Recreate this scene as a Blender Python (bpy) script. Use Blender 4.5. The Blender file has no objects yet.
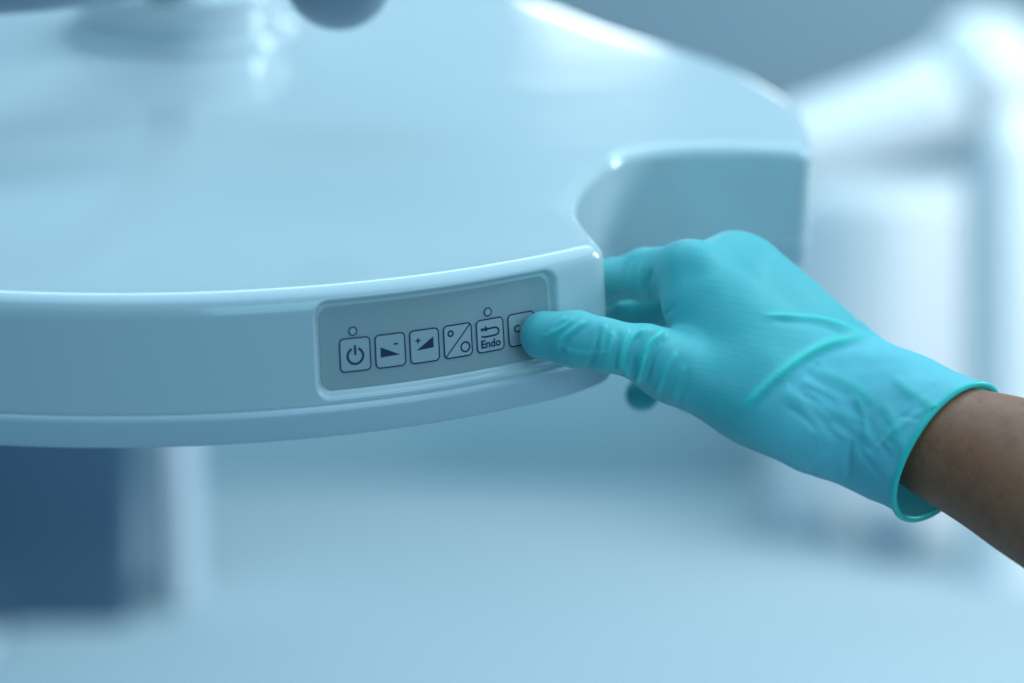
import bpy, bmesh, math, random
import numpy as np
from mathutils import Matrix, Vector, noise
from mathutils.geometry import tessellate_polygon

random.seed(4)
sc = bpy.context.scene
COL = sc.collection

# ------------------------------------------------------------------ camera
PITCH = math.radians(12.0)
FWD = np.array([0.0, math.cos(PITCH), -math.sin(PITCH)])
RGT = np.array([1.0, 0.0, 0.0])
UPV = np.cross(RGT, FWD)
CAM = np.array([0.0, 0.0, 1.7])
FPX = 85.0 / 36.0 * 1024.0
cd = bpy.data.cameras.new('camera')
cam = bpy.data.objects.new('camera', cd)
COL.objects.link(cam)
cam.location = CAM
cam.rotation_euler = (math.radians(90) - PITCH, 0, 0)
cd.lens = 85.0
cd.sensor_width = 36.0
cd.clip_start = 0.05
cd.clip_end = 60.0
cd.dof.use_dof = True
cd.dof.focus_distance = 1.052
cd.dof.aperture_fstop = 2.6
sc.camera = cam

# ------------------------------------------------------------------ world, lamps, exposure
world = bpy.data.worlds.new('World')
sc.world = world
world.use_nodes = True
bg = world.node_tree.nodes['Background']
bg.inputs['Color'].default_value = (0.15, 0.59, 1.0, 1)
bg.inputs['Strength'].default_value = 0.225
sc.view_settings.view_transform = 'Standard'
sc.view_settings.look = 'None'
sc.view_settings.exposure = 0.0
sc.view_settings.gamma = 1.0
sc.view_settings.use_curve_mapping = False


def area_light(name, loc, target, sx, sy, watts, color, spread=180):
    ld = bpy.data.lights.new(name, 'AREA')
    ld.shape = 'RECTANGLE'
    ld.size, ld.size_y = sx, sy
    ld.energy = watts
    ld.color = color
    ld.spread = math.radians(spread)
    o = bpy.data.objects.new(name, ld)
    COL.objects.link(o)
    o.location = loc
    o.rotation_euler = (Vector(target) - Vector(loc)).to_track_quat('-Z', 'Y').to_euler()
    return o


area_light('overhead_light', (0.1, 1.5, 3.05), (0.1, 1.5, 0.0), 3.0, 2.2, 33.5, (0.48, 0.81, 1.0))
area_light('side_light', (2.1, 1.9, 2.55), (0.25, 1.2, 1.5), 0.5, 0.9, 7.0, (0.60, 0.88, 1.0), 90)
area_light('wall_wash', (1.9, 1.9, 2.1), (0.62, 3.3, 1.35), 0.6, 0.7, 22, (0.88, 0.95, 1.0), 140)  # added wash from out of view, brightens the wall and cabinet
area_light('overhead_light', (0.0, 2.5, 3.05), (0.0, 3.2, 0.8), 2.0, 0.5, 17, (0.60, 0.88, 1.0))  # added to brighten the background wall and table, no known fixture
area_light('glint_light', (0.14, 3.2, 2.10), (0.02, 1.5, 1.58), 0.17, 0.11, 1.3, (0.92, 0.97, 1.0))  # unseen; placed so its reflection whitens the housing's far edge
area_light('glint_light', (0.50, 3.3, 1.74), (0.14, 1.3, 1.56), 0.12, 0.30, 0.7, (0.92, 0.97, 1.0))  # added, unseen; makes the glint on the right lobe's outer corner
area_light('front_fill', (0.8, -0.3, 2.0), (0.25, 1.1, 1.5), 1.3, 1.0, 9.5, (0.40, 0.80, 1.0))  # added fill from the camera side for glove and forearm


# ------------------------------------------------------------------ helpers
def cam_pt(px, py, depth):
    """camera-aligned coordinates in millimetres"""
    return np.array([(px - 512.0) / FPX * depth, -(py - 341.5) / FPX * depth, depth])


def cam_to_world(p):
    p = np.asarray(p, float) / 1000.0
    return CAM + p[..., 0:1] * RGT + p[..., 1:2] * UPV + p[..., 2:3] * FWD


def at(px, py, depth):
    return cam_to_world(cam_pt(px, py, depth))


def mat(name, color, rough=0.4, coat=0.0, metal=0.0, spec=0.5):
    m = bpy.data.materials.new(name)
    m.use_nodes = True
    b = m.node_tree.nodes['Principled BSDF']
    b.inputs['Base Color'].default_value = (*color, 1)
    b.inputs['Roughness'].default_value = rough
    b.inputs['Coat Weight'].default_value = coat
    b.inputs['Coat Roughness'].default_value = 0.08
    b.inputs['Metallic'].default_value = metal
    b.inputs['Specular IOR Level'].default_value = spec
    return m


def mottled(name, c1, c2, scale, rough=0.4, bump=0.0, bscale=60, coat=0.0, detail=4):
    m = mat(name, c1, rough, coat)
    nt = m.node_tree
    b = nt.nodes['Principled BSDF']
    tc = nt.nodes.new('ShaderNodeTexCoord')
    n = nt.nodes.new('ShaderNodeTexNoise')
    n.inputs['Scale'].default_value = scale
    n.inputs['Detail'].default_value = detail
    r = nt.nodes.new('ShaderNodeMix')
    r.data_type = 'RGBA'
    r.inputs['A'].default_value = (*c1, 1)
    r.inputs['B'].default_value = (*c2, 1)
    nt.links.new(tc.outputs['Object'], n.inputs['Vector'])
    nt.links.new(n.outputs['Fac'], r.inputs['Factor'])
    nt.links.new(r.outputs['Result'], b.inputs['Base Color'])
    if bump:
        n2 = nt.nodes.new('ShaderNodeTexNoise')
        n2.inputs['Scale'].default_value = bscale
        n2.inputs['Detail'].default_value = 3
        bp = nt.nodes.new('ShaderNodeBump')
        bp.inputs['Strength'].default_value = bump
        bp.inputs['Distance'].default_value = 0.001
        nt.links.new(tc.outputs['Object'], n2.inputs['Vector'])
        nt.links.new(n2.outputs['Fac'], bp.inputs['Height'])
        nt.links.new(bp.outputs['Normal'], b.inputs['Normal'])
    return m


def mesh_obj(name, verts, faces, material, parent=None, smooth=True):
    me = bpy.data.meshes.new(name)
    me.from_pydata([tuple(map(float, v)) for v in verts], [], [tuple(map(int, f)) for f in faces])
    me.update()
    if smooth:
        me.polygons.foreach_set('use_smooth', [True] * len(me.polygons))
    if material:
        me.materials.append(material)
    o = bpy.data.objects.new(name, me)
    COL.objects.link(o)
    if parent:
        o.parent = parent
    return o


def fix_normals(o):
    bm = bmesh.new()
    bm.from_mesh(o.data)
    bmesh.ops.recalc_face_normals(bm, faces=bm.faces)
    bm.to_mesh(o.data)
    bm.free()
    return o


def empty(name, loc, label, cat, rot=None):
    e = bpy.data.objects.new(name, None)
    COL.objects.link(e)
    e.empty_display_size = 0.05
    if rot is None:
        e.location = loc
    else:
        e.matrix_world = Matrix.Translation(loc) @ rot
    e['label'] = label
    e['category'] = cat
    return e


def loft(rings, closed_ends=(True, True)):
    """rings: list of (k,3) arrays"""
    k = len(rings[0])
    v = [p for r in rings for p in r]
    f = []
    for i in range(len(rings) - 1):
        for j in range(k):
            j2 = (j + 1) % k
            f.append((i * k + j, i * k + j2, (i + 1) * k + j2, (i + 1) * k + j))
    if closed_ends[0]:
        f.append(tuple(range(k - 1, -1, -1)))
    if closed_ends[1]:
        f.append(tuple((len(rings) - 1) * k + j for j in range(k)))
    return v, f


def tube_rings(path, radii, seg=32, squash=1.0):
    path = [np.asarray(p, float) for p in path]
    rings = []
    up = np.array([0.13, 0.21, 0.97])
    for i, p in enumerate(path):
        a = path[max(i - 1, 0)]
        b = path[min(i + 1, len(path) - 1)]
        t = (b - a) / np.linalg.norm(b - a)
        x = np.cross(up, t)
        if np.linalg.norm(x) < 0.2:
            x = np.cross(np.array([1.0, 0, 0]), t)
        x /= np.linalg.norm(x)
        y = np.cross(t, x)
        ang = np.arange(seg) * 2 * np.pi / seg
        rings.append(p + radii[i] * (np.cos(ang)[:, None] * x + squash * np.sin(ang)[:, None] * y))
    return rings


def catmull(pts, n, closed=False):
    pts = np.asarray(pts, float)
    m = len(pts)
    out = []
    rng = range(m) if closed else range(m - 1)
    for i in rng:
        if closed:
            p0, p1, p2, p3 = pts[(i - 1) % m], pts[i], pts[(i + 1) % m], pts[(i + 2) % m]
        else:
            p0, p1, p2, p3 = pts[max(i - 1, 0)], pts[i], pts[i + 1], pts[min(i + 2, m - 1)]
        for k in range(n):
            t = k / n
            out.append(0.5 * ((2 * p1) + (-p0 + p2) * t + (2 * p0 - 5 * p1 + 4 * p2 - p3) * t * t
                              + (-p0 + 3 * p1 - 3 * p2 + p3) * t ** 3))
    if not closed:
        out.append(pts[-1])
    return np.array(out)


def rounded_box(name, size, loc, material, parent=None, bevel=0.01, rotz=0.0, seg=3):
    bm = bmesh.new()
    bmesh.ops.create_cube(bm, size=1.0)
    bmesh.ops.scale(bm, vec=size, verts=bm.verts)
    bmesh.ops.bevel(bm, geom=list(bm.edges), offset=bevel, segments=seg, affect='EDGES', profile=0.5)
    me = bpy.data.meshes.new(name)
    bm.to_mesh(me)
    bm.free()
    me.materials.append(material)
    me.polygons.foreach_set('use_smooth', [True] * len(me.polygons))
    o = bpy.data.objects.new(name, me)
    COL.objects.link(o)
    o.location = loc
    o.rotation_euler = (0, 0, rotz)
    if parent:
        o.parent = parent
    return o


# ------------------------------------------------------------------ materials
M_PLASTIC = mottled('white_glossy_plastic', (0.68, 0.70, 0.705), (0.705, 0.725, 0.73), 3, 0.13, 0.02, 900, 0.3)
nt = M_PLASTIC.node_tree
wt = nt.nodes.new('ShaderNodeTexCoord')
wm = nt.nodes.new('ShaderNodeMapping')
wm.inputs['Scale'].default_value = (3.0, 14.0, 8.0)
wm.inputs['Rotation'].default_value = (0, 0, 0.5)
wn = nt.nodes.new('ShaderNodeTexNoise')
wn.inputs['Scale'].default_value = 2.2
wn.inputs['Detail'].default_value = 7
wr = nt.nodes.new('ShaderNodeMapRange')
wr.inputs['From Min'].default_value = 0.35
wr.inputs['From Max'].default_value = 0.75
wr.inputs['To Min'].default_value = 0.10
wr.inputs['To Max'].default_value = 0.17
nt.links.new(wt.outputs['Object'], wm.inputs['Vector'])
nt.links.new(wm.outputs['Vector'], wn.inputs['Vector'])
nt.links.new(wn.outputs['Fac'], wr.inputs['Value'])
nt.links.new(wr.outputs['Result'], nt.nodes['Principled BSDF'].inputs['Roughness'])
M_RIM = mottled('rim_plastic', (0.63, 0.66, 0.70), (0.65, 0.68, 0.72), 4, 0.28, 0.03, 700, 0.15)
M_PANEL = mottled('membrane_panel', (0.42, 0.44, 0.45), (0.45, 0.47, 0.48), 30, 0.48, 0.10, 2600)
M_KEY = mottled('key_film', (0.48, 0.50, 0.51), (0.51, 0.53, 0.54), 40, 0.45, 0.08, 2600)
M_INK = mat('navy_ink', (0.020, 0.030, 0.095), 0.5)
M_LENS = mat('lens_glass', (0.30, 0.34, 0.38), 0.12)
M_ARM = mottled('grey_blue_enamel', (0.20, 0.25, 0.31), (0.23, 0.28, 0.34), 6, 0.35)
M_CHROME = mat('satin_white_hub', (0.74, 0.77, 0.79), 0.10, 0.5)

# ------------------------------------------------------------------ setting
M_WALL = mottled('wall_paint', (0.58, 0.76, 0.81), (0.61, 0.79, 0.84), 2, 0.8)
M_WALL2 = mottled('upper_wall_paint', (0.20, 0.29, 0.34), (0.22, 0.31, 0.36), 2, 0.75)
M_FLOOR = mottled('floor_vinyl', (0.50, 0.56, 0.60), (0.56, 0.62, 0.66), 5, 0.35)


def structure(o):
    o['kind'] = 'structure'
    return o


structure(rounded_box('floor', (5.2, 4.6, 0.1), (0.2, 1.6, -0.05), M_FLOOR, bevel=0.002))
structure(rounded_box('back_wall', (5.2, 0.12, 3.2), (0.2, 3.56, 1.6), M_WALL, bevel=0.002))
WALL_Y = 3.50
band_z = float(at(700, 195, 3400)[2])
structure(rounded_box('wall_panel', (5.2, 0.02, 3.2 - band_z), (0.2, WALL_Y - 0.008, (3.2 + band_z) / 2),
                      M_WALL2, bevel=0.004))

# ------------------------------------------------------------------ surgical lamp
N_AX = np.array([0.02057359, -0.14753805, 0.98884238])
EX = RGT - N_AX * (RGT @ N_AX)
EX /= np.linalg.norm(EX)
EY = np.cross(N_AX, EX)
LC = np.array([-187.27307536, 1337.85991145, 1499.63976069]) / 1000.0
LROT = Matrix(((EX[0], EY[0], N_AX[0], 0), (EX[1], EY[1], N_AX[1], 0), (EX[2], EY[2], N_AX[2], 0), (0, 0, 0, 1)))
lamp = empty('surgical_lamp', Vector(LC), 'large white lobed surgical lamp head with a membrane key panel on its rim',
             'lamp', LROT)
RB = 349.0


def pol(r, deg):
    return (r * math.cos(math.radians(deg)), r * math.sin(math.radians(deg)))


ctrl = []
for a in range(-128, -55, 6):
    ctrl.append(pol(RB, a))
ctrl += [pol(RB, -53.5), pol(RB, -51.3), (227, -264.5), (227.5, -258), (225.0, -248), (220.5, -230), (217.3, -212), (216.8, -198),
         (218.2, -182), (222, -163), (229, -139), (238.5, -119), (254, -105), (272, -98.5), (293, -96), (312, -96.5),
         (326, -98.5), (335, -99.5), (340.5, -94), (342.5, -76), (344, -45), (343.5, -16), (339, 10), (318, 70), (291, 112),
         (258, 153), (225, 205), (190, 262), (150, 305), (100, 334)]
for a in range(80, 226, 8):
    ctrl.append(pol(RB - 12 * math.sin(math.radians(a - 80) * 180 / 145) ** 2, a))
dense = catmull(ctrl, 40, closed=True)
# uniform resample at 1 mm, then round the corners
seg = np.linalg.norm(np.roll(dense, -1, 0) - dense, axis=1)
cum = np.concatenate([[0], np.cumsum(seg)])
NU = int(cum[-1])
su = np.arange(NU) * cum[-1] / NU
closed = np.vstack([dense, dense[:1]])
uni = np.stack([np.interp(su, cum, closed[:, k]) for k in range(2)], 1)
g = np.exp(-0.5 * (np.arange(-24, 25) / 5.0) ** 2)
g /= g.sum()
uni = sum(w * np.roll(uni, -k, 0) for k, w in zip(range(-24, 25), g))
# arc parameter of the panel centre
PANEL_DEG = -63.4
angs = np.degrees(np.arctan2(uni[:, 1], uni[:, 0]))
i0 = int(np.argmin(np.abs(angs - PANEL_DEG)))
arc = su - su[i0]
arc = (arc + cum[-1] / 2) % cum[-1] - cum[-1] / 2
order = np.argsort(arc)
A_S, A_P = arc[order], uni[order]
tan = np.gradient(np.vstack([A_P[-3:], A_P, A_P[:3]]), axis=0)[3:-3]
tan /= np.linalg.norm(tan, axis=1)[:, None]
A_N = np.stack([tan[:, 1], -tan[:, 0]], 1)


def base(s):
    p = np.stack([np.interp(s, A_S, A_P[:, k]) for k in range(2)], -1)
    n = np.stack([np.interp(s, A_S, A_N[:, k]) for k in range(2)], -1)
    n /= np.linalg.norm(n, axis=-1, keepdims=True)
    return p, n


fine = np.arange(-66, 66.01, 0.75)
coarse1 = np.arange(A_S[0] + 0.5, -67, 2.0)
coarse2 = np.arange(68, A_S[-1] - 0.5, 2.0)
SS = np.concatenate([coarse1, fine, coarse2])
BP, BN = base(SS)
# the draft of the wall and the rim die out past the near lobe's corner
KS = 1.0 - 0.85 * np.clip((SS - 60.0) / 55.0, 0, 1) * (SS > 0) * np.clip((900.0 - SS) / 100.0, 0, 1)
BN_K = BN * KS[:, None]
NS = len(SS)


def smoothstep(x):
    x = np.clip(x, 0, 1)
    return x * x * (3 - 2 * x)


def rr_sdf(x, y, hx, hy, r):
    qx, qy = np.abs(x) - hx + r, np.abs(y) - hy + r
    return np.hypot(np.maximum(qx, 0), np.maximum(qy, 0)) + np.minimum(np.maximum(qx, qy), 0) - r


REC_D, REC_HX, REC_HZ, REC_ZC = 4.2, 58.0, 21.2, 35.7


def recess(s, z):
    d = rr_sdf(s, z - REC_ZC, REC_HX, REC_HZ, 6.5)
    return REC_D * smoothstep(-d / 2.6)


def wall_off(z):
    return 7.0 - 5.8 * (z - 13.0) / 39.0


# profile of the housing: wall, rounded shoulder
prof = [(6.0, 11.5), (6.7, 12.4)]
prof += [(wall_off(z), z) for z in np.arange(13.0, 52.01, 0.75)]
b0, b1, b2, b3 = np.array([1.2, 52.0]), np.array([0.3, 58.0]), np.array([-3.0, 61.0]), np.array([-9.0, 61.4])
for t in np.linspace(0, 1, 17)[1:]:
    q = (1 - t) ** 3 * b0 + 3 * (1 - t) ** 2 * t * b1 + 3 * (1 - t) * t * t * b2 + t ** 3 * b3
    prof.append((q[0], q[1]))
V = []
for o, z in prof:
    off = o - recess(SS, z)
    p = BP + (BN_K if o > 0 else BN) * off[:, None]
    V.append(np.column_stack([p, np.full(NS, z)]))
edge = V[-1][:, :2]
HUB_R = 62.0
DOME = 1.6
er = np.linalg.norm(edge, axis=1)
eu = edge / er[:, None]
for t in np.concatenate([np.linspace(0, 0.7, 22)[1:], np.linspace(0.7, 1, 40)[1:]]):
    te = t
    r = er + (HUB_R - 8 - er) * te
    p = eu * r[:, None]
    z = 61.4 + DOME * smoothstep((225.0 - r) / 150.0)
    V.append(np.column_stack([p, z]))
v, f = loft([r / 1000 for r in V], (False, True))
housing = mesh_obj('housing', v, f, M_PLASTIC, lamp)
fix_normals(housing)

# rim ring (flange) under the housing
rp = [(-14, -1.6), (8.6, -1.6), (9.4, -1.35), (9.75, -0.7), (9.8, 0.4), (9.85, 9.6), (9.6, 10.9), (8.9, 11.8), (7.9, 12.15), (4, 12.2), (-14, 12.2)]
R2 = [np.column_stack([BP + (BN_K if o > 0 else BN) * o, np.full(NS, z)]) / 1000 for o, z in rp]
v, f = loft(R2 + [R2[0]], (False, False))
fix_normals(mesh_obj('rim_ring', v, f, M_RIM, lamp))
# underside glass
R3 = [np.column_stack([BP + BN * o, np.full(NS, z)]) / 1000 for o, z in ((-14.2, 9.0), (-14.2, 2.0), (-16, 1.0))]
R3 = [R3[0] * np.array([0.001, 0.001, 1.0])] + R3 + [R3[-1] * np.array([0.001, 0.001, 1.0])]     # fan to the middle
v, f = loft(R3, (False, False))
fix_normals(mesh_obj('lens_plate', v, f, M_LENS, lamp))


# ---- control panel on the recess floor
def panel_pt(s, z, lift):
    """panel coordinates in mm to lamp coordinates in m; lift above the recess floor"""
    s, z = np.asarray(s, float), np.asarray(z, float)
    p, n = base(s)
    off = wall_off(z) - REC_D + lift
    return np.concatenate([p + n * off[..., None], z[..., None]], -1) / 1000


def rr_outline(hx, hy, r, k=8):
    pts = []
    for cx, cy, a0 in ((hx - r, hy - r, 0), (-hx + r, hy - r, 90), (-hx + r, -hy + r, 180), (hx - r, -hy + r, 270)):
        for i in range(k + 1):
            a = math.radians(a0 + 90 * i / k)
            pts.append((cx + r * math.cos(a), cy + r * math.sin(a)))
    out = []
    for i, p in enumerate(pts):                    # refine the straight runs so the sheet follows the curve
        q = pts[(i + 1) % len(pts)]
        d = math.dist(p, q)
        n = max(1, int(d / 3.0))
        for j in range(n):
            out.append((p[0] + (q[0] - p[0]) * j / n, p[1] + (q[1] - p[1]) * j / n))
    return np.array(out)


def plate(name, s0, z0, hx, hy, r, lift0, lift1, material, parent):
    o = rr_outline(hx, hy, r)
    rings = []
    for sc_, l in ((1.0, lift0), (1.0, lift1 - 0.12), (0.0, lift1)):
        inset = 0.0 if sc_ else 0.25
        q = o * ((np.array([hx, hy]) - inset) / np.array([hx, hy]))
        rings.append(panel_pt(s0 + q[:, 0], z0 + q[:, 1], np.full(len(q), l)))
    for k in np.linspace(0.9, 0.0, 10):
        q = o * ((np.array([hx, hy]) - 0.25) / np.array([hx, hy])) * np.array([1.0, k])
        rings.append(panel_pt(s0 + q[:, 0], z0 + q[:, 1], np.full(len(q), lift1)))
    v, f = loft(rings, (False, False))
    o = mesh_obj(name, v, f, material, parent, smooth=False)
    bm = bmesh.new()
    bm.from_mesh(o.data)
    bmesh.ops.remove_doubles(bm, verts=bm.verts, dist=2e-6)
    bm.to_mesh(o.data)
    bm.free()
    return fix_normals(o)


panel = plate('control_panel', 0.0, 35.0, 55.0, 18.0, 5.0, -0.4, 0.45, M_PANEL, lamp)
panel['label'] = 'pale membrane key panel set into the rim recess'


def ink(name, polys, s0, z0, lift, parent):
    """polys: list of closed outlines (mm, key coordinates); thin raised print"""
    V, F = [], []
    for poly in polys:
        if isinstance(poly, tuple):                # quad strip: (left, right)
            L, Rr = poly
            b = len(V)
            for a, c in zip(L, Rr):
                V += [a, c]
            n = len(L)
            for i in range(n - 1):
                F.append((b + 2 * i, b + 2 * i + 1, b + 2 * i + 3, b + 2 * i + 2))
        else:
            b = len(V)
            V += list(poly)
            for t in tessellate_polygon([[Vector((p[0], p[1], 0)) for p in poly]]):
                F.append(tuple(b + i for i in t))
    V = np.array(V)
    P = panel_pt(s0 + V[:, 0], z0 + V[:, 1], np.full(len(V), lift))
    return mesh_obj(name, P, F, M_INK, parent, smooth=False)


def stroke(pts, w, closed=False):
    pts = np.asarray(pts, float)
    if len(pts) == 2:
        pts = pts[0] + (pts[1] - pts[0]) * np.linspace(0, 1, 9)[:, None]
    n = len(pts)
    L, R_ = [], []
    idx = list(range(n)) + ([0] if closed else [])
    for i in idx:
        a = pts[(i - 1) % n] if (closed or i > 0) else pts[i]
        b = pts[(i + 1) % n] if (closed or i < n - 1) else pts[i]
        t = (b - a) / max(np.linalg.norm(b - a), 1e-9)
        nn = np.array([-t[1], t[0]])
        L.append(pts[i] + nn * w / 2)
        R_.append(pts[i] - nn * w / 2)
    return (L, R_)


def circle(cx, cy, r, n=28, a0=0, a1=360):
    a = np.radians(np.linspace(a0, a1, n + (1 if a1 - a0 < 360 else 0), endpoint=(a1 - a0 < 360)))
    return np.stack([cx + r * np.cos(a), cy + r * np.sin(a)], 1)


def text_polys(body, size, cx, cy, bold=0.02):
    cu = bpy.data.curves.new('txt', 'FONT')
    cu.body = body
    cu.size = size
    cu.align_x, cu.align_y = 'CENTER', 'CENTER'
    cu.offset = bold
    cu.resolution_u = 3
    o = bpy.data.objects.new('txt', cu)
    COL.objects.link(o)
    dg = bpy.context.evaluated_depsgraph_get()
    me = bpy.data.meshes.new_from_object(o.evaluated_get(dg))
    vv = np.array([v.co[:] for v in me.vertices])
    ff = [tuple(p.vertices) for p in me.polygons]
    bpy.data.objects.remove(o)
    bpy.data.curves.remove(cu)
    bpy.data.meshes.remove(me)
    return [np.array([vv[i][:2] for i in t]) + np.array([cx, cy]) for t in ff]


KEY_Z = 31.6
KHX, KHY = 6.8, 7.25
endo = []
endo += [np.array([(-4.3, 2.2), (-3.2, 2.2), (-3.2, 3.6), (-4.3, 3.6)]),
         np.array([(-4.9, 2.7), (-4.3, 2.7), (-4.3, 3.2), (-4.9, 3.2)]),
         np.array([(-3.2, 2.6), (-2.7, 2.6), (-2.7, 3.3), (-3.2, 3.3)]),
         np.array([(-2.7, 2.0), (-1.6, 2.0), (-1.6, 3.9), (-2.7, 3.9)]),
         np.array([(-1.6, 2.4), (-0.9, 2.5), (-0.9, 3.4), (-1.6, 3.5)]),
         np.array([(-0.9, 2.5), (0.6, 2.65), (0.6, 3.35), (-0.9, 3.4)]),
         np.array([(-2.3, 3.9), (-1.9, 3.9), (-1.9, 4.4), (-2.3, 4.4)])]
endo.append(stroke([(0.4, 3.0), (2.6, 3.0)] + [tuple(p) for p in circle(2.9, 1.25, 1.75, 10, 90, -90)]
                   if False else [(0.4, 3.0), (1.5, 3.05), (2.8, 2.95), (3.9, 2.5), (4.4, 1.7), (4.4, 0.9), (3.9, 0.1), (2.8, -0.35),
                                  (1.0, -0.45), (-2.6, -0.45), (-3.9, -0.25), (-4.4, 0.1)], 0.8))
endo += text_polys('Endo', 4.9, 0.0, -3.8, 0.16)
symbols = {
    'power': [stroke(circle(0, -0.6, 3.45, 26, 115, 425), 1.05), stroke([(0, -0.2), (0, 4.0)], 1.0)],
    'dim': [np.array([(-4.5, 1.9), (-4.5, -2.6), (4.3, -2.2)]), stroke([(1.6, 2.6), (3.5, 2.6)], 0.75)],
    'bright': [np.array([(4.2, 3.6), (4.2, -1.2), (-3.9, -1.6)]), stroke([(-4.2, 2.6), (-1.8, 2.6)], 0.62),
               stroke([(-3.0, 1.4), (-3.0, 3.8)], 0.62)],
    'field': [stroke([(-6.4, -6.8), (6.4, 6.8)], 0.55), stroke(circle(-3.4, 3.6, 1.15), 0.75, True), stroke(circle(3.4, -3.2, 2.1), 0.75, True)],
    'endo': endo,
    'c': text_polys('C', 4.5, -2.45, 0.3, 0.14),
}
for i, (k, s0) in enumerate(zip(('power', 'dim', 'bright', 'field', 'endo', 'c'), (-39.7, -23.9, -8.1, 7.8, 23.8, 39.9))):
    key = plate('key_button', s0, KEY_Z, KHX, KHY, 1.9, 0.3, 0.75, M_KEY, lamp)
    ink('outline', [stroke(rr_outline(KHX - 0.1, KHY - 0.1, 1.9), 0.60, True)], s0, KEY_Z, 0.80, key)
    ink('symbol', symbols[k], s0, KEY_Z, 0.82, key)
for s0, z0 in ((-40.3, 41.7), (23.3, 41.9)):
    led = plate('indicator_light', s0, z0, 1.75, 1.75, 1.7, 0.3, 0.7, M_KEY, lamp)
    ink('outline', [stroke(circle(0, 0, 1.75), 0.55, True)], s0, z0, 0.76, led)


# ---- hub and suspension on top of the lamp
def turned(name, prof, material, parent, seg=96):
    a = np.arange(seg) * 2 * np.pi / seg
    rings = [np.column_stack([r * np.cos(a), r * np.sin(a), np.full(seg, z)]) / 1000 for r, z in prof]
    v, f = loft(rings, (True, True))
    return fix_normals(mesh_obj(name, v, f, material, parent))


ztop = 61.4 + DOME
HUB_AT = (-0.013, 0.130, 0.0)          # the mount stands behind the middle of the head
def bead(r, z, rad, a0, a1, n=8):
    return [(r + rad * math.cos(math.radians(a0 + (a1 - a0) * i / n)), z + rad * math.sin(math.radians(a0 + (a1 - a0) * i / n))) for i in range(n + 1)]


turned('hub', [(70, ztop - 4)] + bead(64.5, ztop + 1.0, 4.5, -20, 95) + [(61.2, ztop + 6.2), (60.6, ztop + 8), (60.6, ztop + 22), (61.2, ztop + 23.5)]
       + bead(60.5, ztop + 28, 4.5, -80, 90, 12) + [(52, ztop + 33)],
       M_CHROME, lamp).location = HUB_AT
LINV = (Matrix.Translation(Vector(LC)) @ LROT).inverted()


def to_lamp(p):
    return np.array(LINV @ Vector(p))


# ------------------------------------------------------------------ suspension of the lamp
path = catmull([to_lamp(at(-260, 8, 1180)), to_lamp(at(-100, -4, 1200)), to_lamp(at(60, -16, 1230)), to_lamp(at(160, -34, 1340)), to_lamp(at(168, -34, 1440))], 10)
v, f = loft(tube_rings(path, [0.016] * len(path), 32, 0.8))
fix_normals(mesh_obj('yoke', v, f, M_ARM, lamp))
kp = to_lamp(at(338, -24, 1200))
kq = to_lamp(at(345, -190, 1290))
rad = []
pth = []
for a in np.linspace(-88, 60, 18):
    pth.append(kp + (kq - kp) / np.linalg.norm(kq - kp) * 0.027 * math.sin(math.radians(a)))
    rad.append(0.027 * math.cos(math.radians(a)))
pth += [kp + (kq - kp) * t for t in (0.35, 0.6, 1.0)]
rad += [0.013, 0.013, 0.013]
v, f = loft(tube_rings(pth, rad, 40))
fix_normals(mesh_obj('joint_knob', v, f, M_ARM, lamp))

# ------------------------------------------------------------------ gloved hand (camera-aligned millimetres)
H = 0.85


def P(px, py, d):
    return cam_pt(px, py, d)


def capsule(G, a, b, ra, rb):
    ab = b - a
    t = ((G[0] - a[0]) * ab[0] + (G[1] - a[1]) * ab[1] + (G[2] - a[2]) * ab[2]) / (ab @ ab)
    t = np.clip(t, 0, 1).astype(np.float32)
    d = np.sqrt((G[0] - a[0] - t * ab[0]) ** 2 + (G[1] - a[1] - t * ab[1]) ** 2 + (G[2] - a[2] - t * ab[2]) ** 2)
    return d - (ra + (rb - ra) * t)


def smin(a, b, k):
    h = np.maximum(k - np.abs(a - b), 0) / k
    return np.minimum(a, b) - h * h * k * 0.25


lo = np.array([0.0, -110, 1010.0])
hi = np.array([232.0, 66, 1215.0])
ax = [np.arange(lo[k], hi[k], H).astype(np.float32) for k in range(3)]
G = [ax[0][:, None, None], ax[1][None, :, None], ax[2][None, None, :]]

WR = P(846, 402, 1094)
RIMC = P(953, 455.5, 1052)
# palm: the metacarpals, the thenar pad and the web between thumb and index finger
palm = capsule(G, P(832, 398, 1086), P(690, 271, 1089), 24, 10.2)
for a, b, ra, rb in ((P(836, 385, 1098), P(730, 264, 1112), 21, 9.8),
                     (P(842, 388, 1110), P(764, 279, 1134), 19, 10.5),
                     (P(848, 395, 1118), P(788, 303, 1150), 18, 10),
                     (P(752, 272, 1112), P(834, 353, 1108), 14.5, 16.0),
                     (P(690, 271, 1090), P(730, 265, 1111), 9.6, 9.6),
                     (P(815, 425, 1080), P(668, 366, 1066), 22, 14.0),
                     (P(730, 300, 1100), P(790, 360, 1110), 20, 22),
                     (P(697, 305, 1082), P(760, 385, 1080), 14.5, 22)):
    palm = smin(palm, capsule(G, a, b, ra, rb), 15.0)


def chain(pts):
    d = None
    for (a, ra), (b, rb) in zip(pts[:-1], pts[1:]):
        c = capsule(G, a, b, ra, rb)
        d = c if d is None else smin(d, c, 3.0)
    return d


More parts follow.
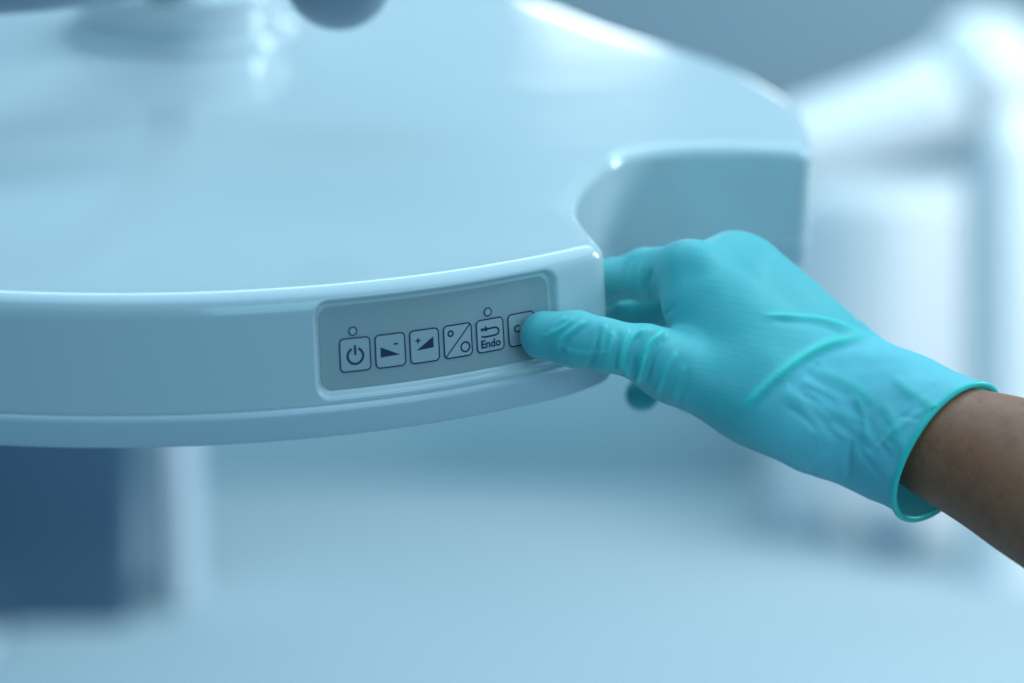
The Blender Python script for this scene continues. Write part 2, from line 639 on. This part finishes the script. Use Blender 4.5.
thumb = chain([(P(672, 368, 1065), 13.0), (P(645, 353, 1058), 12.3), (P(604, 345, 1053), 11.3), (P(576, 339, 1055), 12.1), (P(545, 335.5, 1059.5), 10.8)])
index = chain([(P(692, 269, 1086), 12.2), (P(645, 274.5, 1111), 11.7), (P(614, 280, 1130), 9.6), (P(606, 290, 1146), 8.0)])
middle = chain([(P(731, 263, 1112), 11.5), (P(672, 302, 1144), 10.8), (P(632, 318, 1152), 8.8), (P(610, 322, 1158), 8.4)])
ring = chain([(P(764, 279, 1134), 10.5), (P(705, 335, 1172), 9.3), (P(662, 362, 1168), 8.4), (P(642, 394.5, 1160), 8.0)])
little = chain([(P(788, 303, 1150), 9.5), (P(742, 360, 1186), 8.2), (P(705, 385, 1184), 7.6), (P(690, 398, 1176), 6.8)])
hand = smin(palm, thumb, 9.0)
fing = smin(smin(index, middle, 1.5), smin(ring, little, 1.5), 1.5)
hand = smin(hand, fing, 5.0)

# cuff: an elliptical sleeve from the wrist to the rolled rim
AX = RIMC - WR
CL = np.linalg.norm(AX)
AX = AX / CL
E1 = np.array([-AX[1], AX[0], 0.0])
E1 /= np.linalg.norm(E1)
E2 = np.cross(AX, E1)


def cuff_axes(t):
    """semi-axes along the sleeve; t = 0 at the wrist, 1 at the rim"""
    u = np.clip(t, -0.6, 1.0)
    a = 30.0 + 4.6 * u + 2.4 * np.exp(-((u - 0.25) / 0.35) ** 2)
    b = 25.0 + 3.6 * u
    return a, b


RIM_TILT = 0.10


def sleeve(G, shrink=0.0):
    q = [G[0] - WR[0], G[1] - WR[1], G[2] - WR[2]]
    t = (q[0] * AX[0] + q[1] * AX[1] + q[2] * AX[2])
    x = q[0] * E1[0] + q[1] * E1[1] + q[2] * E1[2]
    y = q[0] * E2[0] + q[1] * E2[1] + q[2] * E2[2]
    a, b = cuff_axes(t / CL)
    a, b = a - shrink, b - shrink
    k = np.sqrt((x / a) ** 2 + (y / b) ** 2)
    d = (k - 1) * np.minimum(a, b)
    return d, t - RIM_TILT * x + 3.0


sd, st = sleeve(G)
sd = np.maximum(sd, np.maximum(st - CL, -st - 8.0))
glove = smin(hand, sd, 10.0)
glove = np.where(st > CL - 1.0, np.maximum(glove, st - CL), glove)
si, _ = sleeve(G, 1.7)
glove = np.maximum(glove, -np.maximum(si, -(st - (CL - 42.0))))
del si, sd


def surface_nets(F, lo, h):
    F = F.astype(np.float32)
    nx, ny, nz = F.shape
    neg = F < 0
    c = [neg[i:nx - 1 + i, j:ny - 1 + j, k:nz - 1 + k] for i in (0, 1) for j in (0, 1) for k in (0, 1)]
    cnt = sum(x.astype(np.int8) for x in c)
    act = (cnt > 0) & (cnt < 8)
    ids = np.full(act.shape, -1, np.int64)
    I = np.argwhere(act)
    ids[act] = np.arange(len(I))
    acc = np.zeros((len(I), 3))
    num = np.zeros(len(I))
    corners = [(i, j, k) for i in (0, 1) for j in (0, 1) for k in (0, 1)]
    for a in range(8):
        for b in range(a + 1, 8):
            ca, cb = corners[a], corners[b]
            if sum(abs(x - y) for x, y in zip(ca, cb)) != 1:
                continue
            fa = F[I[:, 0] + ca[0], I[:, 1] + ca[1], I[:, 2] + ca[2]]
            fb = F[I[:, 0] + cb[0], I[:, 1] + cb[1], I[:, 2] + cb[2]]
            m = (fa < 0) != (fb < 0)
            t = np.where(m, fa / np.where(m, fa - fb, 1), 0)
            pa, pb = np.array(ca, float), np.array(cb, float)
            acc += m[:, None] * (pa + t[:, None] * (pb - pa))
            num += m
    verts = lo + h * (I + acc / num[:, None])
    faces = []
    for axis in range(3):
        s0 = [slice(None)] * 3
        s1 = [slice(None)] * 3
        s0[axis] = slice(0, -1)
        s1[axis] = slice(1, None)
        cr = neg[tuple(s0)] != neg[tuple(s1)]
        o1, o2 = [(1, 2), (2, 0), (0, 1)][axis]
        E = np.argwhere(cr)
        E = E[(E[:, o1] > 0) & (E[:, o2] > 0)]
        shp = np.array(act.shape)
        E = E[(E[:, o1] < shp[o1]) & (E[:, o2] < shp[o2])]
        d1 = np.zeros(3, int)
        d1[o1] = 1
        d2 = np.zeros(3, int)
        d2[o2] = 1
        q = [E - d1 - d2, E - d2, E, E - d1]
        q = [ids[x[:, 0], x[:, 1], x[:, 2]] for x in q]
        fq = np.stack(q, 1)
        flip = neg[E[:, 0], E[:, 1], E[:, 2]]
        fq = np.where(flip[:, None], fq, fq[:, ::-1])
        faces.append(fq)
    return verts, np.concatenate(faces)


gv, gf = surface_nets(glove, lo, H)
del glove, hand, palm, fing, thumb, index, middle, ring, little, st


def relax(v, f, n, lam=0.5, mu=-0.52):
    e = np.concatenate([f[:, [0, 1]], f[:, [1, 2]], f[:, [2, 3]], f[:, [3, 0]]])
    deg = np.bincount(e[:, 0], minlength=len(v)) + np.bincount(e[:, 1], minlength=len(v))
    for i in range(n):
        for w in (lam, mu):
            s = np.stack([np.bincount(e[:, 0], v[e[:, 1], k], len(v)) + np.bincount(e[:, 1], v[e[:, 0], k], len(v)) for k in range(3)], 1)
            v = v + w * (s / deg[:, None] - v)
    return v


def vnormals(v, f):
    n = np.cross(v[f[:, 2]] - v[f[:, 0]], v[f[:, 3]] - v[f[:, 1]])
    out = np.zeros_like(v)
    for k in range(4):
        for c in range(3):
            out[:, c] += np.bincount(f[:, k], n[:, c], len(v))
    return out / (np.linalg.norm(out, axis=1)[:, None] + 1e-12)


gv = relax(gv, gf, 4)
gn = vnormals(gv, gf)


def fold_lines(v, n):
    """sum of creases and ridges; each is a curve through points lying on the glove"""
    px = 512 + FPX * v[:, 0] / v[:, 2]
    py = 341.5 - FPX * v[:, 1] / v[:, 2]
    facing = np.clip(-n[:, 2] * 1.6 + 0.35, 0, 1)
    tot = np.zeros(len(v))
    def c_thumb(pts):
        return pts[0][0] < 680 and pts[0][1] > 310
    # (points, height mm, half width px, depth limit mm)
    L = [
        # where the cuff folds at the wrist
        ([(742, 410), (760, 392), (785, 370), (806, 355), (830, 344), (866, 337)], 2.0, 5.2, 1120),
        ([(752, 412), (772, 393), (796, 372), (818, 357), (845, 347), (872, 343)], -0.5, 5.0, 1120),
        ([(765, 316), (790, 316), (815, 318), (838, 324), (858, 333)], 1.1, 3.2, 1130),
        ([(775, 322), (800, 323), (826, 328), (846, 336)], -0.8, 3.6, 1130),
        # thumb base
        ([(664, 330), (650, 343), (643, 356), (640, 370), (636, 383)], 1.25, 3.0, 1085),
        ([(656, 329), (643, 341), (635, 354), (631, 368)], -0.9, 2.8, 1085),
        ([(650, 326), (634, 336), (626, 350), (624, 366), (630, 378)], 0.8, 3.0, 1085),
        ([(668, 336), (658, 350), (651, 364), (646, 382)], -1.0, 3.0, 1085),
        ([(676, 352), (668, 364), (662, 378), (656, 394)], 0.5, 3.2, 1085),
        ([(684, 366), (679, 380), (671, 398)], 0.45, 3.0, 1085),
        # thumb shaft
        ([(585, 321), (575, 329), (563, 338), (556, 350)], 0.55, 3.0, 1075),
        ([(588, 324), (578, 333), (567, 343), (560, 353)], -0.45, 3.0, 1075),
        ([(566, 317), (556, 325), (549, 335)], 0.35, 3.0, 1075),
        ([(600, 326), (597, 340), (592, 358), (588, 366)], -0.45, 3.4, 1075),
        ([(612, 330), (610, 346), (606, 364)], 0.35, 3.2, 1075),
        ([(620, 331), (617, 350), (614, 372)], -0.35, 3.0, 1075),
        ([(640, 334), (632, 344), (627, 356), (626, 370)], -0.7, 2.4, 1085),
        ([(574, 318), (566, 326), (553, 333), (543, 338)], 0.45, 2.6, 1075),
        ([(560, 346), (572, 352), (590, 354), (606, 352)], 0.35, 3.0, 1075),
        ([(606, 325), (602, 336), (600, 350)], 0.5, 2.2, 1075),
        ([(630, 328), (624, 340), (620, 356), (619, 370)], 0.6, 2.4, 1080),
        ([(690, 372), (684, 388), (676, 406)], -0.4, 2.6, 1085),
        # index finger, crease where it meets the hand
        ([(652, 270), (648, 282), (648, 296), (653, 308)], -1.3, 2.8, 1120),
        ([(644, 262), (640, 276), (641, 292), (647, 304)], 0.6, 3.2, 1125),
        ([(634, 256), (627, 268), (626, 284), (632, 300)], -0.6, 3.0, 1130),
        ([(674, 305), (668, 312), (661, 320)], -0.7, 2.4, 1100),
    ]
    rnd = random.Random(11)
    # small diagonal creases in the loose cuff
    for i in range(34):
        x = rnd.uniform(800, 950)
        t = (x - 800) / 155
        y = rnd.uniform(350 + 42 * t, 462 + 48 * t)
        a = math.radians(rnd.choice((24, 30, 40, 52, -38, 75)) + rnd.uniform(-10, 10))
        ln = rnd.uniform(35, 85) if i < 15 else rnd.uniform(12, 34)
        bow = rnd.uniform(-0.10, 0.10) * ln
        pts = [(x + ln * k * math.cos(a) - bow * (1 - 4 * k * k) * math.sin(a), y + ln * k * math.sin(a) + bow * (1 - 4 * k * k) * math.cos(a)) for k in (-0.5, -0.2, 0.2, 0.5)]
        if i < 15:
            L.append((pts, rnd.choice((0.6, -0.6, 0.45, -0.45)), rnd.uniform(4.0, 8.0), 1110))
        else:
            L.append((pts, rnd.choice((0.24, -0.28, 0.2, -0.2)), rnd.uniform(2.4, 4.0), 1110))
    L.append(([(852, 440), (849, 456), (848, 478)], -0.9, 4.0, 1110))
    L.append(([(856, 442), (868, 462), (886, 484)], -0.6, 4.5, 1110))
    for pts, amp, w, dl in L:
        amp = amp * (1.7 if c_thumb(pts) else 1.0)
        c = catmull(pts, 36)
        sel = np.where((px > c[:, 0].min() - 4 * w) & (px < c[:, 0].max() + 4 * w) & (py > c[:, 1].min() - 4 * w)
                       & (py < c[:, 1].max() + 4 * w) & (v[:, 2] < dl) & (facing > 0))[0]
        if len(sel) == 0:
            continue
        q = np.stack([px[sel], py[sel]], 1)
        d2 = ((q[:, None, :] - c[None]) ** 2).sum(2)
        j = d2.argmin(1)
        t = j / (len(c) - 1)
        taper = np.clip(np.minimum(t, 1 - t) * 5 + 0.25, 0, 1)
        tot[sel] += amp * np.exp(-0.5 * d2[np.arange(len(sel)), j] / (w * 0.62) ** 2) * taper * facing[sel]
    return tot


disp = fold_lines(gv, gn)
fold = np.clip(disp / 1.2, 0, 1)
# broad unevenness of the loose film, stronger in the cuff
tt = np.clip(((gv - WR) @ AX) / CL, -0.5, 1.0)
loose = smoothstep((tt + 0.15) / 0.35)
cv = gv / 1000.0
nz = np.array([noise.noise(Vector((p[0] * 55, p[1] * 55, p[2] * 55))) for p in cv])
nz2 = np.array([noise.noise(Vector((p[0] * 120 + 7, p[1] * 120, p[2] * 120))) for p in cv])
inner = np.zeros(len(gv))
disp += nz * (0.35 + 0.75 * loose) + nz2 * (0.12 + 0.25 * loose)
# both faces of the thin cuff move the same way
q = gv - WR
tq = q @ AX
rv = q - tq[:, None] * AX
rv /= np.linalg.norm(rv, axis=1)[:, None] + 1e-9
inside = ((gn * rv).sum(1) < 0) & (tq > CL - 44)
disp[inside] *= -1
gv = relax(gv + gn * disp[:, None], gf, 1)
# the cuff is a single film: keep its outer face only
rt = tq - RIM_TILT * (q @ E1) + 3.0
drop = (inside & (tq > CL - 50)) | ((rt > CL - 0.9) & ((gn @ AX) > 0.6)) | ((np.abs((gn @ AX)) > 0.7) & (np.linalg.norm(q - tq[:, None] * AX, axis=1) < 27) & (tq > CL - 52) & (tq < CL - 34))
gf = gf[~drop[gf].any(1)]
used = np.unique(gf)
remap = np.full(len(gv), -1)
remap[used] = np.arange(len(used))
gf = remap[gf]
gv, loose, fold = gv[used], loose[used], fold[used]

ROOT = at(846, 402, 1094)
person = empty('person', Vector(ROOT), 'bare forearm and teal gloved right hand pressing a key on the lamp rim', 'person')


def local(p):
    return cam_to_world(p) - ROOT


# glove material: thin nitrile film with a fine embossed grip
def glove_material():
    m = mat('teal_nitrile', (0.075, 0.50, 0.50), 0.52)
    nt = m.node_tree
    b = nt.nodes['Principled BSDF']
    b.inputs['Coat Weight'].default_value = 0.05
    b.inputs['Coat Roughness'].default_value = 0.3
    b.inputs['Sheen Weight'].default_value = 0.25
    b.inputs['Sheen Roughness'].default_value = 0.4
    b.inputs['Sheen Tint'].default_value = (0.6, 0.95, 1.0, 1)
    tc = nt.nodes.new('ShaderNodeTexCoord')
    # colour: thinner, greyer cuff film, painted lighter to offset weak light; stretched, uneven hand
    at_ = nt.nodes.new('ShaderNodeAttribute')
    at_.attribute_name = 'looseness'
    n = nt.nodes.new('ShaderNodeTexNoise')
    n.inputs['Scale'].default_value = 45
    n.inputs['Detail'].default_value = 5
    nt.links.new(tc.outputs['Object'], n.inputs['Vector'])
    mix = nt.nodes.new('ShaderNodeMix')
    mix.data_type = 'RGBA'
    mix.inputs['A'].default_value = (0.09, 0.52, 0.53, 1)
    mix.inputs['B'].default_value = (0.115, 0.565, 0.58, 1)
    nt.links.new(n.outputs['Fac'], mix.inputs['Factor'])
    mix2 = nt.nodes.new('ShaderNodeMix')
    mix2.data_type = 'RGBA'
    mix2.inputs['B'].default_value = (0.24, 0.80, 0.86, 1)
    nt.links.new(mix.outputs['Result'], mix2.inputs['A'])
    nt.links.new(at_.outputs['Fac'], mix2.inputs['Factor'])
    # gathered, thicker film is a deeper mint
    at_f = nt.nodes.new('ShaderNodeAttribute')
    at_f.attribute_name = 'fold'
    mix3 = nt.nodes.new('ShaderNodeMix')
    mix3.data_type = 'RGBA'
    mix3.inputs['B'].default_value = (0.07, 0.70, 0.62, 1)
    nt.links.new(mix2.outputs['Result'], mix3.inputs['A'])
    nt.links.new(at_f.outputs['Fac'], mix3.inputs['Factor'])
    nt.links.new(mix3.outputs['Result'], b.inputs['Base Color'])
    grip = nt.nodes.new('ShaderNodeAttribute')
    grip.attribute_name = 'grip'
    # grip: rows of tiny scales on the back of the hand
    mp = nt.nodes.new('ShaderNodeMapping')
    mp.inputs['Rotation'].default_value = (math.radians(78), 0, math.radians(0))
    sep = nt.nodes.new('ShaderNodeSeparateXYZ')
    nt.links.new(tc.outputs['Object'], mp.inputs['Vector'])
    nt.links.new(mp.outputs['Vector'], sep.inputs['Vector'])

    def math_node(op, a, bb=None):
        k = nt.nodes.new('ShaderNodeMath')
        k.operation = op
        for i, x in enumerate((a, bb)):
            if x is None:
                continue
            if isinstance(x, (int, float)):
                k.inputs[i].default_value = x
            else:
                nt.links.new(x, k.inputs[i])
        return k.outputs[0]
    ca, sa = math.cos(math.radians(-12)), math.sin(math.radians(-12))
    X, Y = sep.outputs['X'], sep.outputs['Y']
    u = math_node('ADD', math_node('MULTIPLY', X, ca), math_node('MULTIPLY', Y, -sa))
    w = math_node('ADD', math_node('MULTIPLY', X, sa), math_node('MULTIPLY', Y, ca))
    su_ = math_node('SINE', math_node('MULTIPLY', u, 2 * math.pi / 0.0017))
    sw_ = math_node('SINE', math_node('MULTIPLY', w, 2 * math.pi / 0.0021))
    grid = math_node('MAXIMUM', su_, sw_)
    hgt = math_node('MULTIPLY', grid, grip.outputs['Fac'])
    n2 = nt.nodes.new('ShaderNodeTexNoise')
    n2.inputs['Scale'].default_value = 420
    nt.links.new(tc.outputs['Object'], n2.inputs['Vector'])
    hh = math_node('ADD', math_node('MULTIPLY', hgt, 0.5), n2.outputs['Fac'])
    bp = nt.nodes.new('ShaderNodeBump')
    bp.inputs['Strength'].default_value = 0.12
    bp.inputs['Distance'].default_value = 0.0004
    nt.links.new(hh, bp.inputs['Height'])
    nt.links.new(bp.outputs['Normal'], b.inputs['Normal'])
    # the single loose layer of the cuff lets some light through
    tr = nt.nodes.new('ShaderNodeBsdfTranslucent')
    tr.inputs['Color'].default_value = (0.14, 0.72, 0.72, 1)
    ms = nt.nodes.new('ShaderNodeMixShader')
    nt.links.new(math_node('MULTIPLY', at_.outputs['Fac'], 0.17), ms.inputs[0])
    nt.links.new(b.outputs[0], ms.inputs[1])
    nt.links.new(tr.outputs[0], ms.inputs[2])
    nt.links.new(ms.outputs[0], nt.nodes['Material Output'].inputs['Surface'])
    return m


M_GLOVE = glove_material()
M_BEAD = mottled('rolled_nitrile', (0.06, 0.68, 0.60), (0.07, 0.72, 0.63), 60, 0.38)
glv = mesh_obj('glove', local(gv), gf, M_GLOVE, person)
sub = glv.modifiers.new('smooth_film', 'SUBSURF')
sub.levels = sub.render_levels = 1
at_l = glv.data.attributes.new('looseness', 'FLOAT', 'POINT')
at_l.data.foreach_set('value', loose.astype(np.float32))
tp = P(668, 350, 1064)
gr = (1 - loose) * smoothstep((gv[:, 0] - tp[0] + 4) / 22.0)
at_f = glv.data.attributes.new('fold', 'FLOAT', 'POINT')
at_f.data.foreach_set('value', fold.astype(np.float32))
at_g = glv.data.attributes.new('grip', 'FLOAT', 'POINT')
at_g.data.foreach_set('value', gr.astype(np.float32))

# rolled bead of the cuff
ang = np.arange(120) * 2 * np.pi / 120
a1, b1_ = cuff_axes(1.0)
path = [RIMC + AX * (-3.8 + RIM_TILT * a1 * math.cos(t) + 0.35 * math.sin(3 * t + 1)) + E1 * (a1 - 0.8) * math.cos(t) + E2 * (b1_ - 0.8) * math.sin(t) for t in ang]
rings = []
for i, p in enumerate(path):
    t = path[(i + 1) % 120] - path[i - 1]
    t /= np.linalg.norm(t)
    o = p - RIMC
    o = o - t * (o @ t)
    o /= np.linalg.norm(o)
    w = np.cross(t, o)
    th = np.arange(12) * 2 * np.pi / 12
    rings.append(local(p + 1.5 * (np.cos(th)[:, None] * o + np.sin(th)[:, None] * w)))
v, f = loft(rings + [rings[0]], (False, False))
fix_normals(mesh_obj('cuff_bead', v, f, M_BEAD, glv))

# ---- forearm
M_SKIN = mottled('skin', (0.38, 0.115, 0.050), (0.50, 0.17, 0.082), 22, 0.44, 0.22, 1100, detail=8)
nt = M_SKIN.node_tree
bs = nt.nodes['Principled BSDF']
old = bs.inputs['Base Color'].links[0].from_socket
tcs = nt.nodes.new('ShaderNodeTexCoord')
for scale, col, lo_, hi_, fac in ((130, (0.30, 0.085, 0.045), 0.52, 0.72, 0.55), (420, (0.55, 0.22, 0.12), 0.55, 0.75, 0.45), (55, (0.36, 0.085, 0.055), 0.56, 0.70, 0.45)):
    nn = nt.nodes.new('ShaderNodeTexNoise')
    nn.inputs['Scale'].default_value = scale
    nn.inputs['Detail'].default_value = 3
    mr = nt.nodes.new('ShaderNodeMapRange')
    mr.inputs['From Min'].default_value = lo_
    mr.inputs['From Max'].default_value = hi_
    mr.inputs['To Max'].default_value = fac
    mx = nt.nodes.new('ShaderNodeMix')
    mx.data_type = 'RGBA'
    mx.inputs['B'].default_value = (*col, 1)
    nt.links.new(tcs.outputs['Object'], nn.inputs['Vector'])
    nt.links.new(nn.outputs['Fac'], mr.inputs['Value'])
    nt.links.new(mr.outputs['Result'], mx.inputs['Factor'])
    nt.links.new(old, mx.inputs['A'])
    old = mx.outputs['Result']
nt.links.new(old, bs.inputs['Base Color'])
ar = [(P(880, 410, 1084), 22, 19), (P(915, 427, 1066), 24, 20.5), (P(953, 446, 1050), 26.5, 22.5), (P(1010, 470, 1034), 31.0, 26),
      (P(1062, 499, 1018), 33.0, 28), (P(1200, 575, 975), 38, 33), (P(1380, 690, 920), 43, 38), (P(1600, 850, 860), 46, 42),
      (P(1760, 960, 820), 47, 44)]
cen = catmull([a[0] for a in ar], 8)
sa_ = catmull([[a[1], a[2], 0] for a in ar], 8)
rings = []
for i, c in enumerate(cen):
    t = cen[min(i + 1, len(cen) - 1)] - cen[max(i - 1, 0)]
    t /= np.linalg.norm(t)
    e1 = np.array([-t[1], t[0], 0.0])
    e1 /= np.linalg.norm(e1)
    e2 = np.cross(t, e1)
    a = np.arange(72) * 2 * np.pi / 72
    rad = 1 + 0.02 * np.cos(2 * a + 0.6) + 0.015 * np.sin(3 * a + 0.02 * i)
    rings.append(local(c + (np.cos(a) * sa_[i, 0] * rad)[:, None] * e1 + (np.sin(a) * sa_[i, 1] * rad)[:, None] * e2))
v, f = loft(rings)
fix_normals(mesh_obj('arm', v, f, M_SKIN, person))

# ------------------------------------------------------------------ background
M_NAVY = mottled('navy_screen', (0.062, 0.12, 0.19), (0.072, 0.14, 0.21), 4, 0.3)
M_PALE = mottled('pale_blue_enamel', (0.42, 0.50, 0.56), (0.46, 0.54, 0.60), 3, 0.4)
M_POST = mottled('post_enamel', (0.62, 0.70, 0.76), (0.66, 0.74, 0.80), 3, 0.4)
M_WHITE = mat('white_enamel', (0.85, 0.87, 0.88), 0.3)
M_SHEET = mottled('pale_sheet', (0.43, 0.51, 0.54), (0.46, 0.54, 0.57), 4, 0.8)
M_STEEL = mat('dull_steel', (0.30, 0.36, 0.42), 0.4, metal=0.4)


def spot(px, py, d):
    return at(px, py, d)


# left: trolley with a dark panel
D = 2800.0
c = spot(40, 560, D)
tro = empty('equipment_trolley', (c[0], c[1], 0.0), 'blurred trolley with a dark navy panel under the lamp at the left', 'trolley')
pw = 118 / FPX * D / 1000


def off(px, py, d):
    p = spot(px, py, d)
    return (p[0] - c[0], p[1] - c[1], p[2])


x0, x1 = off(-160, 500, D)[0], off(136, 500, D)[0]
zt, zb = off(50, 380, D)[2], off(50, 644, D)[2]
o = rounded_box('dark_panel', (x1 - x0, 0.05, zt - zb), ((x0 + x1) / 2, 0, (zt + zb) / 2), M_NAVY, tro, 0.012)
o.rotation_euler = (0, math.radians(3.5), 0)
xs0, xs1 = off(136, 500, D)[0], off(186, 500, D)[0]
rounded_box('side_post', (xs1 - xs0, 0.09, zt - 0.06), ((xs0 + xs1) / 2, 0.10, (zt + 0.06) / 2 + 0.0), M_POST, tro, 0.02)
xp = off(172, 500, D)[0]
rounded_box('rail', (0.012, 0.03, zt - zb + 0.06), (xp, 0.035, (zt + zb) / 2 - 0.03), M_PALE, tro, 0.008)
zz = off(50, 650, D)[2]
rounded_box('shelf', (xs1 - x0 + 0.02, 0.30, 0.05), ((x0 + xs1) / 2, -0.02, zz), M_WHITE, tro, 0.015)
rounded_box('base', (xs1 - x0 + 0.06, 0.42, 0.10), ((x0 + xs1) / 2, 0.02, 0.05), M_PALE, tro, 0.02)

# right: white jointed column with an arm reaching behind the lamp
D = 2900.0
c = spot(1012, 300, D)
colm = empty('jointed_column', (c[0], c[1], 0.0), 'blurred white column with a jointed arm at upper right', 'equipment arm')


def off2(px, py, d=2900.0):
    p = spot(px, py, d)
    return np.array([p[0] - c[0], p[1] - c[1], p[2]])


r = 0.052
a, b = off2(1000, 75), off2(1030, 700)
pth = [np.array([off2(1018, 200)[0], 0.0, 0.02]), np.array([off2(1018, 200)[0], 0.0, 0.8]), off2(1008, 150), off2(1000, 92)]
v, f = loft(tube_rings(pth, [r, r, r, r], 32))
fix_normals(mesh_obj('column', v, f, M_WHITE, colm))
pth = [off2(990, 72), off2(930, 100), off2(880, 118), off2(800, 145), off2(740, 168)]
v, f = loft(tube_rings(pth, [0.055, 0.055, 0.053, 0.050, 0.048], 32))
fix_normals(mesh_obj('arm_tube', v, f, M_WHITE, colm))
kp = off2(984, 72)
angs_ = np.radians(np.linspace(-88, 88, 20))
v, f = loft([np.column_stack([kp[0] + 0.072 * math.cos(t) * np.cos(ang), kp[1] + 0.072 * math.cos(t) * np.sin(ang), np.full(120, kp[2] + 0.072 * math.sin(t))]) for t in angs_])
fix_normals(mesh_obj('elbow', v, f, M_WHITE, colm))
ca = np.arange(48) * 2 * np.pi / 48
bx = off2(1018, 200)[0]
v, f = loft([np.column_stack([bx + rr * np.cos(ca), rr * np.sin(ca), np.full(48, z)]) for rr, z in ((0.22, 0.0), (0.22, 0.03), (0.20, 0.05), (0.06, 0.07))])
fix_normals(mesh_obj('base', v, f, M_WHITE, colm))

# white cabinet against the wall
c = spot(940, 300, 3150)
cab = empty('wall_cabinet', (c[0] + 0.10, c[1] + 0.07, 0.0), 'blurred bright white cabinet against the wall right of the lamp', 'cabinet')
ztc, zbc = spot(900, 188, 3150)[2], spot(900, 445, 3150)[2]
rounded_box('carcass', (0.62, 0.20, ztc), (0, 0.02, ztc / 2), M_WHITE, cab, 0.008)
for sx in (-1, 1):
    rounded_box('door', (0.300, 0.022, ztc - 0.08), (sx * 0.155, -0.094, ztc / 2 + 0.03), M_WHITE, cab, 0.005)

# pale padded table below
c = np.array([0.35, 2.86, 0.0])
tab = empty('operating_table', Vector(c), 'wide pale blue padded table, blurred, below the gloved hand', 'table')
zt = 0.80
rounded_box('pad', (1.9, 0.92, 0.09), (0, 0, zt - 0.045), M_SHEET, tab, 0.035)
rounded_box('frame', (1.8, 0.84, 0.06), (0, 0, zt - 0.115), M_STEEL, tab, 0.01)
rounded_box('pedestal', (0.40, 0.34, zt - 0.14), (0, 0, (zt - 0.14) / 2 + 0.005), M_STEEL, tab, 0.02)

# a pale tray and a bowl lying on the table


def on_table(px, py):
    r = FWD + RGT * (px - 512) / FPX - UPV * (py - 341.5) / FPX
    return CAM + r * (0.80 - CAM[2]) / r[2]


q = on_table(795, 532)
tray = empty('instrument_tray', Vector(q), 'faint blurred pale tray on the pale table under the glove', 'tray')
rounded_box('tray_floor', (0.10, 0.07, 0.006), (0, 0, 0.004), M_PALE, tray, 0.002)
for sx, sy, lx, ly in ((0, 1, 0.10, 0.005), (0, -1, 0.10, 0.005), (1, 0, 0.005, 0.06), (-1, 0, 0.005, 0.06)):
    rounded_box('tray_wall', (lx, ly, 0.02), (sx * 0.0475, sy * 0.0325, 0.017), M_PALE, tray, 0.002)
q = on_table(888, 556)
ca = np.arange(40) * 2 * np.pi / 40
v, f = loft([np.column_stack([rr * np.cos(ca), rr * np.sin(ca), np.full(40, z)]) for rr, z in
             ((0.022, 0.001), (0.03, 0.008), (0.040, 0.05), (0.043, 0.055), (0.041, 0.055), (0.037, 0.048), (0.026, 0.012), (0.01, 0.008))])
bowl = fix_normals(mesh_obj('small_bowl', v, f, M_PALE))
bowl.location = Vector(q)
bowl['label'] = 'faint blurred pale bowl on the pale table below the cuff'
bowl['category'] = 'bowl'
